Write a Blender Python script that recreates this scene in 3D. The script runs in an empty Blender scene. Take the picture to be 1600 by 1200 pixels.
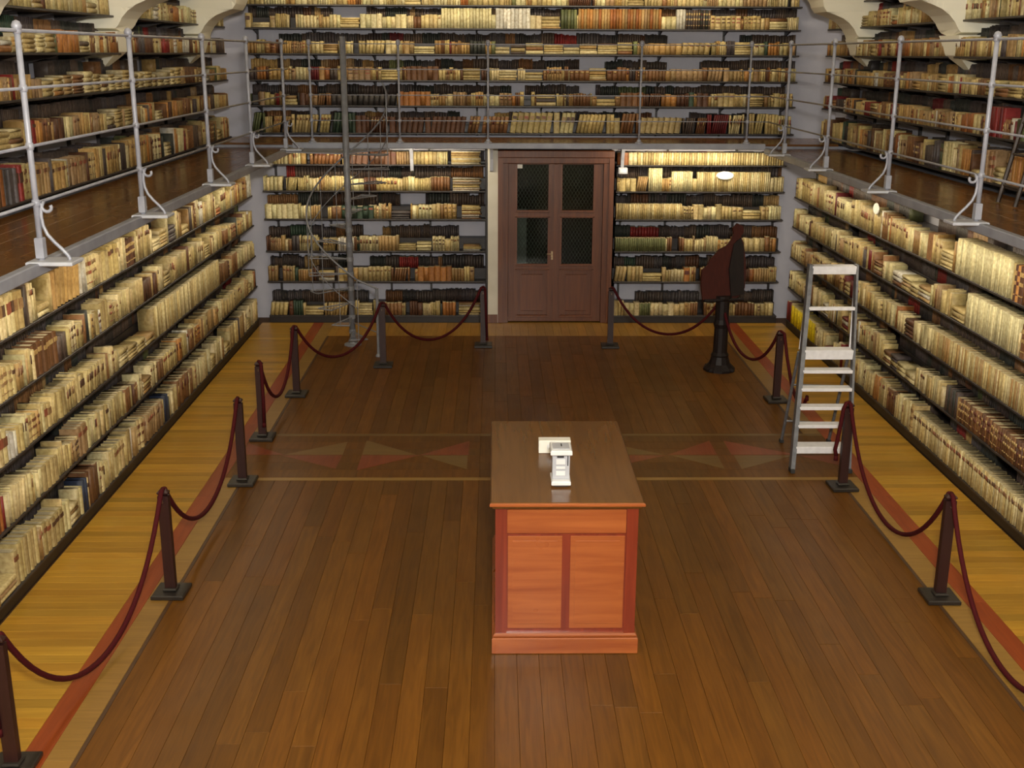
import bpy, bmesh, math, random
import numpy as np
from mathutils import Matrix, Vector
random.seed(11)
C = bpy.context.scene.collection
PI = math.pi
sc = bpy.context.scene

# ------------------------------------------------------------ camera
CAMP = Vector((0, 0, 4.2))
F, PITCH, YAW, ROLL = 1795.36, .28, .0151, .0044
cy, sy, cp, sp = math.cos(YAW), math.sin(YAW), math.cos(PITCH), math.sin(PITCH)
fwd = Vector((sy*cp, cy*cp, -sp)); rgt = Vector((cy, -sy, 0)); upv = rgt.cross(fwd)
cr, sr = math.cos(ROLL), math.sin(ROLL)
R_ = rgt*cr + upv*sr; U_ = -rgt*sr + upv*cr
cd = bpy.data.cameras.new('camera'); cam = bpy.data.objects.new('camera', cd); C.objects.link(cam)
M = Matrix((R_, U_, -fwd)).transposed().to_4x4(); M.translation = CAMP
cam.matrix_world = M
cd.sensor_width = 36; cd.lens = F/1600*36; cd.clip_start = .05; cd.clip_end = 100
sc.camera = cam

def project(x, y, z):
    d = Vector((x, y, z)) - CAMP
    w = d.dot(fwd)
    if w < .2: return (-9999, -9999, w)
    return (800 + F*d.dot(R_)/w, 600 - F*d.dot(U_)/w, w)

# ------------------------------------------------------------ world, lights, exposure
w = bpy.data.worlds.new('world'); sc.world = w; w.use_nodes = True
w.node_tree.nodes['Background'].inputs[0].default_value = (.75, .8, 1, 1)
w.node_tree.nodes['Background'].inputs[1].default_value = .04
sc.view_settings.view_transform = 'Standard'
try: sc.view_settings.look = 'None'
except Exception: pass
sc.view_settings.exposure = 0.0
sc.view_settings.gamma = 1
sc.view_settings.use_curve_mapping = False

def area(name, loc, target, sx, sy_, power, col):
    l = bpy.data.lights.new(name, 'AREA'); l.shape = 'RECTANGLE'; l.size = sx; l.size_y = sy_
    l.energy = power; l.color = col
    o = bpy.data.objects.new(name, l); C.objects.link(o); o.location = loc
    o.rotation_euler = (Vector(target)-Vector(loc)).to_track_quat('-Z', 'Y').to_euler()
    return o
WARM = (1, .86, .62); NEUT = (1, .94, .84)
# camera flash held above the photographer on the near gallery
area('flash_light', (.2, -.2, 4.9), (.5, 14, 5.2), .5, .35, 800, (1, .955, .87))
# strip lamps under the edge of the gallery, over the lower shelves
for nm, a, b, pw in (('left', (-3.22, 5.2), (-3.22, 17.4), 66), ('right', (4.12, 5.2), (4.12, 17.4), 66),
                     ('back_left', (-3.0, 17.66), (-.4, 17.66), 26), ('back_right', (2.0, 17.66), (3.9, 17.66), 26)):
    cx, cyy = (a[0]+b[0])/2, (a[1]+b[1])/2
    L = math.hypot(b[0]-a[0], b[1]-a[1])
    o = area('under_gallery_lamp_'+nm, (cx, cyy, 2.73 if a[1] != b[1] else 2.8), (cx, cyy, 0), L if a[1] == b[1] else .06, .06 if a[1] == b[1] else L, pw, WARM)
    o.rotation_euler = (0, 0, 0)
    if nm == 'left': o.rotation_euler = (0, math.radians(40), 0)
    elif nm == 'right': o.rotation_euler = (0, math.radians(-40), 0)
    else: o.rotation_euler = (math.radians(48), 0, 0)
# cornice lamps above the upper shelves
for nm, loc, rot, sx, sy_, pw in (('left', (-2.7, 10.5, 5.35), (0, math.radians(96), 0), .14, 13, 45),
                                  ('right', (3.7, 10.5, 5.35), (0, math.radians(-96), 0), .14, 13, 45),
                                  ('back', (.5, 17.9, 5.35), (math.radians(75), 0, 0), 8.6, .14, 90)):
    l = bpy.data.lights.new('cornice_lamp_'+nm, 'AREA'); l.shape = 'RECTANGLE'; l.size = sx; l.size_y = sy_
    l.energy = pw; l.color = WARM
    o = bpy.data.objects.new('cornice_lamp_'+nm, l); C.objects.link(o); o.location = loc; o.rotation_euler = rot

# ------------------------------------------------------------ helpers
def tag(o, label=None, cat=None, group=None, kind=None):
    if label: o['label'] = label
    if cat: o['category'] = cat
    if group: o['group'] = group
    if kind: o['kind'] = kind
    return o
def thing(name, label, cat, loc=(0, 0, 0), rz=0, group=None):
    o = bpy.data.objects.new(name, None); C.objects.link(o)
    o.empty_display_size = .1
    o.location = loc; o.rotation_euler = (0, 0, rz)
    return tag(o, label, cat, group)
def copy_tree(o, parent=None):
    c = o.copy(); C.objects.link(c); c.parent = parent
    for ch in list(o.children): copy_tree(ch, c)
    return c

class MB:
    def __init__(s): s.v = []; s.f = []
    def add(s, vs, fs):
        b = len(s.v); s.v += [tuple(q) for q in vs]; s.f += [tuple(b+i for i in f) for f in fs]; return s
    def box(s, x0, x1, y0, y1, z0, z1, c=0):
        x0, x1 = min(x0, x1), max(x0, x1); y0, y1 = min(y0, y1), max(y0, y1); z0, z1 = min(z0, z1), max(z0, z1)
        if c <= 0:
            return s.add([(x0,y0,z0),(x1,y0,z0),(x1,y1,z0),(x0,y1,z0),(x0,y0,z1),(x1,y0,z1),(x1,y1,z1),(x0,y1,z1)],
                         [(3,2,1,0),(4,5,6,7),(0,1,5,4),(1,2,6,5),(2,3,7,6),(3,0,4,7)])
        c = min(c, (x1-x0)*.45, (y1-y0)*.45, (z1-z0)*.45)
        V = []
        for (zz, i) in ((z0, c), (z0+c, 0), (z1-c, 0), (z1, c)):
            V += [(x0+i,y0+i,zz),(x1-i,y0+i,zz),(x1-i,y1-i,zz),(x0+i,y1-i,zz)]
        Fs = [(3,2,1,0),(12,13,14,15)]
        for k in range(3):
            for j in range(4):
                Fs.append((4*k+j, 4*k+(j+1) % 4, 4*k+4+(j+1) % 4, 4*k+4+j))
        return s.add(V, Fs)
    def tube(s, pts, r, n=8, cap=True):
        P = [Vector(q) for q in pts]; rr = r if isinstance(r, (list, tuple)) else [r]*len(P)
        V = []; ref = None
        for i, p in enumerate(P):
            t = (P[min(i+1, len(P)-1)]-P[max(i-1, 0)]).normalized()
            if ref is None:
                ref = Vector((0, 0, 1)) if abs(t.z) < .9 else Vector((1, 0, 0))
            a = t.cross(ref)
            if a.length < 1e-6: a = t.orthogonal()
            a.normalize(); b = a.cross(t).normalized(); ref = b
            for k in range(n):
                an = 2*PI*k/n; V.append(p + a*math.cos(an)*rr[i] + b*math.sin(an)*rr[i])
        Fs = []
        for i in range(len(P)-1):
            for k in range(n): Fs.append((i*n+k, i*n+(k+1) % n, (i+1)*n+(k+1) % n, (i+1)*n+k))
        if cap: Fs.append(tuple(range(n-1, -1, -1))); Fs.append(tuple((len(P)-1)*n+k for k in range(n)))
        return s.add(V, Fs)
    def lathe(s, prof, n=16, c=(0, 0, 0)):
        V = []; Fs = []
        for r, z in prof:
            for k in range(n): V.append((c[0]+r*math.cos(2*PI*k/n), c[1]+r*math.sin(2*PI*k/n), c[2]+z))
        for i in range(len(prof)-1):
            for k in range(n): Fs.append((i*n+k, i*n+(k+1) % n, (i+1)*n+(k+1) % n, (i+1)*n+k))
        Fs.append(tuple(range(n-1, -1, -1))); Fs.append(tuple((len(prof)-1)*n+k for k in range(n)))
        return s.add(V, Fs)
    def prism(s, poly, a0, a1, axis):
        # poly: 2D points in the two other axes; extruded along axis
        def P(q, a):
            return {'x': (a, q[0], q[1]), 'y': (q[0], a, q[1]), 'z': (q[0], q[1], a)}[axis]
        n = len(poly)
        V = [P(q, a0) for q in poly]+[P(q, a1) for q in poly]
        Fs = [tuple(range(n-1, -1, -1)), tuple(range(n, 2*n))]+[(i, (i+1) % n, n+(i+1) % n, n+i) for i in range(n)]
        return s.add(V, Fs)
    def build(s, name, m, parent=None, smooth=False, kind=None, col=None):
        me = bpy.data.meshes.new(name); me.from_pydata(s.v, [], s.f)
        bm = bmesh.new(); bm.from_mesh(me); bmesh.ops.recalc_face_normals(bm, faces=bm.faces[:]); bm.to_mesh(me); bm.free()
        if smooth:
            for p in me.polygons: p.use_smooth = True
        me.materials.append(m)
        o = bpy.data.objects.new(name, me); C.objects.link(o); o.parent = parent
        if kind: o['kind'] = kind
        if col: o.color = col
        return o

# ------------------------------------------------------------ materials
def newmat(name, rough=.5, metal=0, coat=0, spec=.5):
    m = bpy.data.materials.new(name); m.use_nodes = True
    b = m.node_tree.nodes['Principled BSDF']
    b.inputs['Roughness'].default_value = rough; b.inputs['Metallic'].default_value = metal
    b.inputs['Coat Weight'].default_value = coat; b.inputs['Specular IOR Level'].default_value = spec
    b.inputs['Coat Roughness'].default_value = .12
    return m, m.node_tree, b
def ramp(nt, fac, stops):
    r = nt.nodes.new('ShaderNodeValToRGB'); nt.links.new(fac, r.inputs[0])
    e = r.color_ramp.elements
    while len(e) < len(stops): e.new(.5)
    for i, (p, c) in enumerate(stops): e[i].position = p; e[i].color = (*c, 1)
    return r.outputs[0]
def noise(nt, vec, scale, detail=4, dist=0):
    n = nt.nodes.new('ShaderNodeTexNoise'); n.inputs['Scale'].default_value = scale
    n.inputs['Detail'].default_value = detail; n.inputs['Distortion'].default_value = dist
    nt.links.new(vec, n.inputs['Vector']); return n.outputs[0]
def coords(nt, kind, sc3=(1, 1, 1), rand=False):
    if kind == 'pos':
        g = nt.nodes.new('ShaderNodeNewGeometry').outputs['Position']
    else:
        g = nt.nodes.new('ShaderNodeTexCoord').outputs['Object']
    mp = nt.nodes.new('ShaderNodeMapping'); mp.inputs['Scale'].default_value = sc3
    nt.links.new(g, mp.inputs[0])
    if rand:
        oi = nt.nodes.new('ShaderNodeObjectInfo'); mu = nt.nodes.new('ShaderNodeMath'); mu.operation = 'MULTIPLY'
        mu.inputs[1].default_value = 37; nt.links.new(oi.outputs['Random'], mu.inputs[0])
        cx = nt.nodes.new('ShaderNodeCombineXYZ')
        for i in range(3): nt.links.new(mu.outputs[0], cx.inputs[i])
        nt.links.new(cx.outputs[0], mp.inputs['Location'])
    return mp.outputs[0]
def mulcol(nt, a, b, fac=1.0):
    x = nt.nodes.new('ShaderNodeMix'); x.data_type = 'RGBA'; x.blend_type = 'MULTIPLY'; x.inputs[0].default_value = fac
    nt.links.new(a, x.inputs[6]); nt.links.new(b, x.inputs[7]); return x.outputs[2]
def bump(nt, b, h, strength=.2, dist=.01):
    n = nt.nodes.new('ShaderNodeBump'); n.inputs['Strength'].default_value = strength; n.inputs['Distance'].default_value = dist
    nt.links.new(h, n.inputs['Height']); nt.links.new(n.outputs[0], b.inputs['Normal'])
def wood(name, dark, light, axis='y', rough=.4, coat=0, scale=1, objcol=False, kind='pos', spec=.5):
    m, nt, b = newmat(name, rough, 0, coat, spec)
    s = [14*scale]*3; s['xyz'.index(axis)] = .9*scale
    v = coords(nt, kind, tuple(s), rand=objcol)
    n = noise(nt, v, 1.6, 6, 1.2)
    c = ramp(nt, n, [(.25, dark), (.75, light)])
    if objcol:
        oi = nt.nodes.new('ShaderNodeObjectInfo'); c = mulcol(nt, c, oi.outputs['Color'])
    nt.links.new(c, b.inputs['Base Color'])
    mr = nt.nodes.new('ShaderNodeMapRange'); mr.inputs[3].default_value = rough-.06; mr.inputs[4].default_value = rough+.1
    n2 = noise(nt, coords(nt, kind, (1.3, 1.3, 1.3)), 2, 3); nt.links.new(n2, mr.inputs[0]); nt.links.new(mr.outputs[0], b.inputs['Roughness'])
    bump(nt, b, n, .06 if rough > .2 else .008, .004)
    return m
def plain(name, c1, c2, rough=.5, metal=0, scale=8, coat=0, bumps=.05, spec=.5):
    m, nt, b = newmat(name, rough, metal, coat, spec)
    n = noise(nt, coords(nt, 'obj'), scale, 5)
    nt.links.new(ramp(nt, n, [(.3, c1), (.7, c2)]), b.inputs['Base Color'])
    bump(nt, b, n, bumps, .01)
    return m

m_floor = wood('floor_brown_boards', (.098, .036, .0046), (.17, .067, .0088), 'y', .36, .0, 1, True, spec=.22)
m_line = plain('dark_inlay_line', (.05, .022, .008), (.08, .035, .012), .5)
m_sub = plain('subfloor', (.07, .03, .01), (.10, .045, .015), .8)
m_border = wood('border_amber_boards', (.34, .165, .014), (.48, .255, .026), 'x', .36, .08, 1, True)
m_borderY = wood('border_amber_boards_back', (.26, .12, .015), (.38, .19, .026), 'y', .36, .08, 1, True)
m_red = wood('red_inlay_wood', (.20, .032, .005), (.30, .056, .009), 'y', .36, .08, 1, True)
m_pale = wood('pale_inlay_wood', (.22, .11, .02), (.32, .17, .034), 'x', .36, .08, 1, True)
m_gal = wood('gallery_floor_wood', (.13, .052, .011), (.175, .074, .017), 'y', .24, .15, 1, True)
m_galx = wood('gallery_floor_wood_back', (.13, .052, .011), (.175, .074, .017), 'x', .24, .15, 1, True)
m_door = wood('door_walnut', (.080, .021, .006), (.165, .048, .012), 'z', .42, .1)
m_desk = wood('desk_cherry', (.26, .055, .011), (.40, .112, .026), 'x', .28, .4, .6)
m_deskr = wood('desk_cherry_dark', (.15, .018, .006), (.25, .036, .011), 'z', .28, .4, .6)
m_desktop = wood('desk_top_dark_reflection', (.11, .043, .009), (.155, .063, .013), 'y', .17, .0, .6, spec=.30)  # same wood as the front; the dark reflection is put into its colour
m_post = wood('stanchion_wood', (.017, .005, .005), (.036, .010, .008), 'z', .42, .05)
m_pbase = wood('stanchion_base_wood', (.014, .011, .009), (.03, .023, .018), 'x', .4, .05)
m_lect = wood('lectern_wood', (.035, .006, .004), (.065, .011, .006), 'z', .5, 0, spec=.25)
m_lectd = wood('lectern_dark_wood', (.008, .006, .006), (.018, .011, .010), 'z', .5, 0, spec=.25)
m_kick = plain('shelf_dark_brown', (.008, .005, .004), (.017, .010, .008), .5)
m_shelf = plain('shelf_dark_steel', (.02, .016, .016), (.04, .032, .030), .45)
m_wall = plain('wall_lilac_plaster', (.47, .47, .54), (.55, .54, .61), .8, 0, 3)
m_cream = plain('cream_plaster', (.88, .84, .68), (.92, .88, .73), .8, 0, 2)
m_white = plain('white_plaster', (.62, .58, .48), (.72, .68, .58), .7, 0, 3)
m_grey = plain('grey_painted_steel', (.33, .34, .40), (.43, .44, .50), .42, .1, 12)
m_plate = plain('light_grey_plate', (.50, .52, .58), (.60, .62, .68), .4, .1, 12)
m_beam = plain('grey_gallery_beam', (.27, .28, .33), (.36, .37, .42), .5, .1, 6)
m_alu = plain('brushed_aluminium', (.74, .74, .78), (.86, .86, .90), .4, .1, 20)
m_alud = plain('shaded_ladder_stile', (.13, .135, .15), (.20, .205, .22), .4, .4, 20)  # aluminium darkened: shade on the stile's side put into the colour
m_rub = plain('black_rubber', (.01, .01, .01), (.03, .03, .03), .6)
m_whitep = plain('white_plastic', (.72, .72, .72), (.82, .82, .82), .3)
m_paper = plain('white_paper', (.8, .78, .70), (.88, .86, .78), .7)
m_greyp = plain('pale_grey_panel', (.42, .43, .47), (.52, .53, .57), .35)
m_brass = plain('brass', (.35, .26, .16), (.45, .34, .22), .3, .9)
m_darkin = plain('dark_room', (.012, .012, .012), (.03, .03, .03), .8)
m_wire = plain('steel_wire', (.25, .27, .25), (.4, .42, .4), .4, .6)
m_ladd = wood('dark_ladder_wood', (.02, .012, .008), (.05, .028, .018), 'z', .5)
m, nt, b = newmat('rope_velvet', .8, spec=.2)
n = noise(nt, coords(nt, 'obj'), 220, 2); nt.links.new(ramp(nt, n, [(.3, (.035, .002, .003)), (.7, (.075, .004, .006))]), b.inputs['Base Color'])
bump(nt, b, n, .3, .004); m_rope = m
m, nt, b = newmat('door_glass', .08); b.inputs['Base Color'].default_value = (.55, .62, .56, 1)
b.inputs['Transmission Weight'].default_value = 1.0; b.inputs['IOR'].default_value = 1.3; m_glass = m

def bookmat(name, src, page=False):
    m, nt, b = newmat(name, .55)
    if src == 'attr':
        a = nt.nodes.new('ShaderNodeAttribute'); a.attribute_name = 'Col'; c = a.outputs['Color']
    else:
        c = nt.nodes.new('ShaderNodeObjectInfo').outputs['Color']
    n = noise(nt, coords(nt, 'pos'), 28, 4)
    mo = ramp(nt, n, [(.25, (.62, .54, .42)), (.62, (1.0, .98, .94)), (.8, (1.08, 1.08, 1.05))])
    nt.links.new(mulcol(nt, c, mo), b.inputs['Base Color']); bump(nt, b, n, .1, .004)
    return m
m_bkA = bookmat('book_covers_many', 'attr')
m_bkO = bookmat('book_cover', 'obj')
m, nt, b = newmat('book_pages', .8)
n = noise(nt, coords(nt, 'obj', (60, 1, 1)), 3, 2)
nt.links.new(ramp(nt, n, [(.3, (.42, .34, .20)), (.7, (.62, .54, .36))]), b.inputs['Base Color']); m_pages = m

# ------------------------------------------------------------ geometry constants
XL, XR, YB = -3.77, 4.67, 18.2          # fronts of the lower shelves
XLU, XRU, YBU = -4.2, 5.2, 19.0         # fronts of the upper shelves
GXL, GXR, GYB = -3.06, 4.09, 17.6       # gallery edges
ZG = 2.83                               # gallery floor
ZGB = 2.895                             # back gallery floor
Y0 = 4.6                                # near end of the modelled shelves
YN = -1.6                               # wall behind the camera

# ------------------------------------------------------------ room shell
fl = MB().box(-4.7, 5.7, YN-.1, 19.6, -.2, -.022).build('floor', m_sub, kind='structure')
MB().box(-4.9, -4.62, YN-.1, 19.6, -.02, 6.6).build('wall_left', m_wall, kind='structure')
MB().box(5.62, 5.9, YN-.1, 19.6, -.02, 6.6).build('wall_right', m_wall, kind='structure')
wb = MB()
wb.box(-4.62, 5.62, 19.42, 19.7, ZG-.07, 6.6)
wb.box(-4.62, .04, 18.66, 18.95, -.02, ZGB-.078); wb.box(1.86, 5.62, 18.66, 18.95, -.02, ZGB-.078)
wb.build('wall_back', m_wall, kind='structure')
MB().box(-4.62, -4.24, YN, 18.66, -.02, ZG-.08).build('wall_left_lower', m_wall, kind='structure')
MB().box(5.14, 5.62, YN, 18.66, -.02, ZG-.08).build('wall_right_lower', m_wall, kind='structure')
MB().box(-4.9, 5.9, YN-.35, YN-.1, -.02, 6.6).build('wall_near', m_cream, kind='structure')
# white pier beside the door
MB().box(-.12, .04, 18.19, 18.66, 0, ZGB-.08, .004).build('wall_door_pier', m_white, kind='structure')
MB().box(-.125, .035, 18.17, 18.19, .0, .14, .004).build('baseboard_back', m_door, kind='structure')

# ------------------------------------------------------------ vaulted ceiling
PROF = [(0, 4.40), (.03, 4.48), (.08, 4.56), (.15, 4.635), (.25, 4.70), (.36, 4.745), (.50, 4.79), (.55, 4.86), (.58, 4.95), (.70, 5.1), (1.0, 5.33), (1.4, 5.57), (2.0, 5.8), (3.0, 6.02), (4.72, 6.14)]
def zmain(x):
    d = min(x-XLU, XRU-x)
    if d <= 0: return 4.40
    for (a, za), (b_, zb) in zip(PROF, PROF[1:]):
        if d <= b_: return za+(zb-za)*(d-a)/(b_-a)
    return PROF[-1][1]
PIERS = [-1.6+.1, 2.1, 5.85, 9.6, 13.35, 17.1]; PW = .6
def zlun(y):
    for a, b_ in zip(PIERS, PIERS[1:]+[20.9]):
        if a+PW <= y <= b_:
            c = (a+PW+b_)/2; h = (b_-a-PW)/2
            return 4.45+1.45*math.sqrt(max(0, 1-((y-c)/h)**2))
    return 0
def zback(x):
    if x < XLU+.5 or x > XRU-.5: return 0
    t = ((x-.5)/4.25)
    return 5.1+.95*math.sqrt(max(0, 1-t*t))
xs = sorted(set([-4.64]+[XLU+p[0] for p in PROF]+[XRU-p[0] for p in PROF]+[5.64]+[XLU+.3*k for k in range(6, 26)]+[XLU+.045*k for k in range(1, 42)]+[XRU-.045*k for k in range(1, 42)]))
ys = []
for a in PIERS+[20.9]:
    pass
for a, b_ in zip(PIERS, PIERS[1:]+[20.9]):
    ys += [a, a+PW*.5, a+PW, a+PW+.001]
    L = b_-a-PW
    for k in range(1, 40):
        ys.append(a+PW+L*(.5-.5*math.cos(PI*k/40)))
    ys.append(b_-.001)
ys = sorted(set(round(q, 4) for q in ys if q <= 19.45))+[19.45]
cv = []; cf = []
for y in ys:
    for x in xs:
        cv.append((x, y, max(zmain(x), zlun(y))))
nx = len(xs)
for j in range(len(ys)-1):
    for i in range(nx-1):
        cf.append((j*nx+i, j*nx+i+1, (j+1)*nx+i+1, (j+1)*nx+i))
ceil = MB(); ceil.add(cv, cf)
me = bpy.data.meshes.new('ceiling'); me.from_pydata(ceil.v, [], ceil.f); me.materials.append(m_cream)
o = bpy.data.objects.new('ceiling', me); C.objects.link(o); o['kind'] = 'structure'
# the tapering feet of the vault (corbels)
for k, a in enumerate(PIERS[1:]):
    for side in (0, 1):
        X = XLU if side == 0 else XRU; s = 1 if side == 0 else -1
        mb = MB()
        top = [(X-s*.43, a, 4.42), (X+s*.02, a, 4.42), (X+s*.02, a+PW, 4.42), (X-s*.43, a+PW, 4.42)]
        mid = [(X-s*.43, a+.1, 4.2), (X-s*.04, a+.1, 4.2), (X-s*.04, a+PW-.1, 4.2), (X-s*.43, a+PW-.1, 4.2)]
        bot = [(X-s*.43, a+.27, 3.98), (X-s*.30, a+.27, 3.98), (X-s*.30, a+PW-.27, 3.98), (X-s*.43, a+PW-.27, 3.98)]
        V = top+mid+bot
        Fs = [(0, 1, 2, 3), (8, 9, 10, 11)]+[(4*r+j, 4*r+(j+1) % 4, 4*r+4+(j+1) % 4, 4*r+4+j) for r in (0, 1) for j in range(4)]
        mb.add(V, Fs).build('trim_%d' % (k*2+side+1), m_cream, kind='structure')

# ------------------------------------------------------------ floor boards (each a part of the floor)
def tone(lo=.78, hi=1.12, tint=.05):
    v = random.uniform(lo, hi); t = random.uniform(-tint, tint)
    return (v*(1+t), v, v*(1-t), 1)
g = .0007
def board(name, x0, x1, y0, y1, m, lo=.78, hi=1.12):
    c = .0015
    V = [(x0+g, y0+g, -.022), (x1-g, y0+g, -.022), (x1-g, y1-g, -.022), (x0+g, y1-g, -.022),
         (x0+g, y0+g, -c), (x1-g, y0+g, -c), (x1-g, y1-g, -c), (x0+g, y1-g, -c),
         (x0+g+c, y0+g+c, 0), (x1-g-c, y0+g+c, 0), (x1-g-c, y1-g-c, 0), (x0+g+c, y1-g-c, 0)]
    Fs = [(8, 9, 10, 11)]+[(4*r+j, 4*r+(j+1) % 4, 4*r+4+(j+1) % 4, 4*r+4+j) for r in (0, 1) for j in range(4)]
    me = bpy.data.meshes.new(name); me.from_pydata(V, [], Fs); me.materials.append(m)
    o = bpy.data.objects.new(name, me); C.objects.link(o); o.parent = fl; o.color = tone(lo, hi)
    return o
CX0, CX1 = -2.57, 3.52
nb = 38; bw = (CX1-CX0)/nb
for (ya, yb, L) in ((YN, 11.04, 3.2), (12.54, 17.3, 2.4)):
    for i in range(nb):
        y = ya + (-L*random.random() if ya > 0 else 0)
        first = True
        y = ya
        nxt = ya+L*random.uniform(.35, 1.0) + (4.0 if ya < 0 else 0)
        while y < yb-.01:
            y1 = min(nxt, yb)
            if yb-y1 < .35: y1 = yb
            board('floor_board', CX0+i*bw, CX0+(i+1)*bw, y, y1, m_floor, .78, 1.12)
            y = y1; nxt = y+L*random.uniform(.75, 1.1)
# amber border boards beside the shelves
y = 4.2; pitch = .118
while y < 18.19:
    y1 = min(y+pitch, 18.2)
    board('border_board', XL, -2.935, y, y1, m_border, .74, 1.12)
    board('border_board', 3.925, XR, y, y1, m_border, .74, 1.12)
    y = y1
board('border_board', XL, -2.935, YN, 4.2, m_border); board('border_board', 3.925, XR, YN, 4.2, m_border)
for xa, xb in ((-2.775, CX0-.03), (CX1+.03, 3.755)):
    yy = YN
    for yn in (6.2, 9.1, 11.04): board('edge_board', xa, xb, yy, yn, m_pale, .9, 1.2); yy = yn
    yy = 12.54
    for yn in (15.2, 18.2): board('edge_board', xa, xb, yy, yn, m_pale, .8, 1.1); yy = yn
for xa, xb in ((CX0-.03, CX0), (CX1, CX1+.03)):
    board('dark_line', xa, xb, YN, 11.04, m_line); board('dark_line', xa, xb, 12.54, 17.3, m_line)
for xa, xb in ((-2.935, -2.775), (3.755, 3.925)):
    yy = YN
    for yn in (5.9, 8.3, 10.6, 12.9, 15.4, 18.2): board('red_inlay_strip', xa, xb, yy, yn, m_red, .85, 1.1); yy = yn
x = CX0-.03
while x < CX1+.02:
    x1 = min(x+.13, CX1+.03); board('border_board', x, x1, 17.3, 18.2, m_borderY, .85, 1.1); x = x1
board('border_board', -.0, 1.86, 18.2, 18.66, m_borderY, .7, .8)
# decorated band across the room
board('pale_line', -2.775, 3.755, 11.04, 11.12, m_pale, 1.0, 1.0)
board('pale_line', -2.775, 3.755, 12.46, 12.54, m_pale, .5, .5)
x = -2.775
while x < 3.75:
    x1 = min(x+random.uniform(.9, 1.5), 3.755)
    if 3.755-x1 < .3: x1 = 3.755
    for ya, yb in ((11.12, 11.35), (11.35, 11.58), (11.58, 11.80), (11.80, 12.02), (12.02, 12.24), (12.24, 12.46)):
        board('band_board', x, x1, ya, yb, m_floor, .8, 1.0)
    x = x1
tris_red = [[(-2.32, 11.8), (-1.66, 11.8), (-1.68, 11.38)], [(-1.45, 11.33), (-.82, 11.8), (-1.45, 11.8)], [(-.82, 11.81), (-.29, 11.81), (-.29, 12.28)],
            [(-2.76, 11.82), (-2.3, 11.82), (-2.76, 12.2)], [(1.15, 11.38), (1.86, 11.79), (1.15, 11.79)], [(1.88, 11.81), (2.42, 11.81), (2.42, 12.28)],
            [(2.58, 12.28), (2.58, 11.81), (3.3, 11.81)], [(3.3, 11.79), (3.74, 11.79), (3.74, 11.4)], [(-.02, 11.8), (-.02, 11.4), (.5, 11.8)]]
tris_pale = [[(-1.45, 11.82), (-.86, 11.82), (-1.45, 12.3)], [(-2.3, 11.82), (-1.66, 12.25), (-1.66, 11.82)], [(-.8, 11.79), (-.3, 11.79), (-.3, 11.36)],
             [(1.15, 11.82), (1.84, 11.82), (1.15, 12.28)], [(1.92, 11.79), (2.42, 11.79), (2.42, 11.36)], [(2.6, 11.79), (3.26, 11.79), (2.6, 11.36)]]
for tr, mm in [(t, m_red) for t in tris_red]+[(t, m_pale) for t in tris_pale]:
    mb = MB().prism(tr, -.015, .0012, 'z'); oo = mb.build('inlay_triangle', mm, fl); oo.color = tone(.7, .85) if mm is m_red else tone(.5, .62)

# ------------------------------------------------------------ galleries
def gallery(name, label, rects, beam, plates, brackets, m, boards, ZG=ZG):
    t = thing(name, label, 'gallery')
    for r in boards:
        b_ = MB().box(*r, ZG-.03, ZG, .002).build('floor_board', m, t); b_.color = tone(.8, 1.1)
    for r in rects: MB().box(*r, ZG-.075, ZG-.031).build('deck', m_beam, t)
    for r in beam: MB().box(*r[:4], ZG-.075, ZG+.012, .008).build('edge_beam', m_beam, t)
    for k in brackets: k(t)
    return t
def side_boards(xa, xb, ya, yb, n):
    out = []; w_ = (xb-xa)/n
    for i in range(n):
        y = ya
        while y < yb-.01:
            y1 = min(yb, y+random.uniform(2.2, 3.6))
            if yb-y1 < .6: y1 = yb
            out.append((xa+i*w_+.001, xa+(i+1)*w_-.001, y+.001, y1-.001)); y = y1
    return out
bb = []
w_ = (19.0-GYB-.06)/7
for i in range(7):
    x = XLU
    while x < XRU-.01:
        x1 = min(XRU, x+random.uniform(1.8, 3.0))
        if XRU-x1 < .6: x1 = XRU
        bb.append((x+.001, x1-.001, GYB+.06+i*w_+.001, GYB+.06+(i+1)*w_-.001)); x = x1
def corbel(xc, yc, dx, dy):
    def f(t):
        mb = MB()
        prof = [(0, 0), (.17, 0), (.17, -.04), (.12, -.1), (.07, -.2), (.04, -.38), (0, -.40)]
        if dx:
            mb.prism([(xc+dx*a, ZG-.075+z) for a, z in prof], yc-.025, yc+.025, 'y')
        else:
            mb.prism([(yc+dy*a, ZGB-.075+z) for a, z in prof], xc-.025, xc+.025, 'x')
        mb.build('bracket', m_beam, t)
    return f
gl = gallery('gallery_walkway', 'brown wooden gallery walkway with grey edge beam along the left wall', [(GXL-1.54, GXL, YN, GYB+.1)],
             [(GXL-.05, GXL+.02, YN, GYB+.05)], None, [corbel(XL-.02, y, 1, 0) for y in (7.7, 10, 12.5, 14.7)][:0], m_gal, side_boards(XLU-.02, GXL-.052, Y0-2.6, GYB+.06, 6))
gr = gallery('gallery_walkway', 'brown wooden gallery walkway with grey edge beam along the right wall', [(GXR, GXR+1.51, YN, GYB+.1)],
             [(GXR-.02, GXR+.05, YN, GYB+.05)], None, [], m_gal, side_boards(GXR+.052, XRU+.02, Y0-2.6, GYB+.06, 6))
gb = gallery('gallery_walkway', 'brown wooden gallery walkway with grey edge beam above the double door', [(-4.61, 5.61, GYB+.1, 19.41)],
             [(GXL+.02, GXR-.02, GYB-.02, GYB+.058)], None, [corbel(x, 18.19, 0, -1) for x in (-1.3, -.06, 1.98)], m_galx, bb, ZGB)

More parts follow.
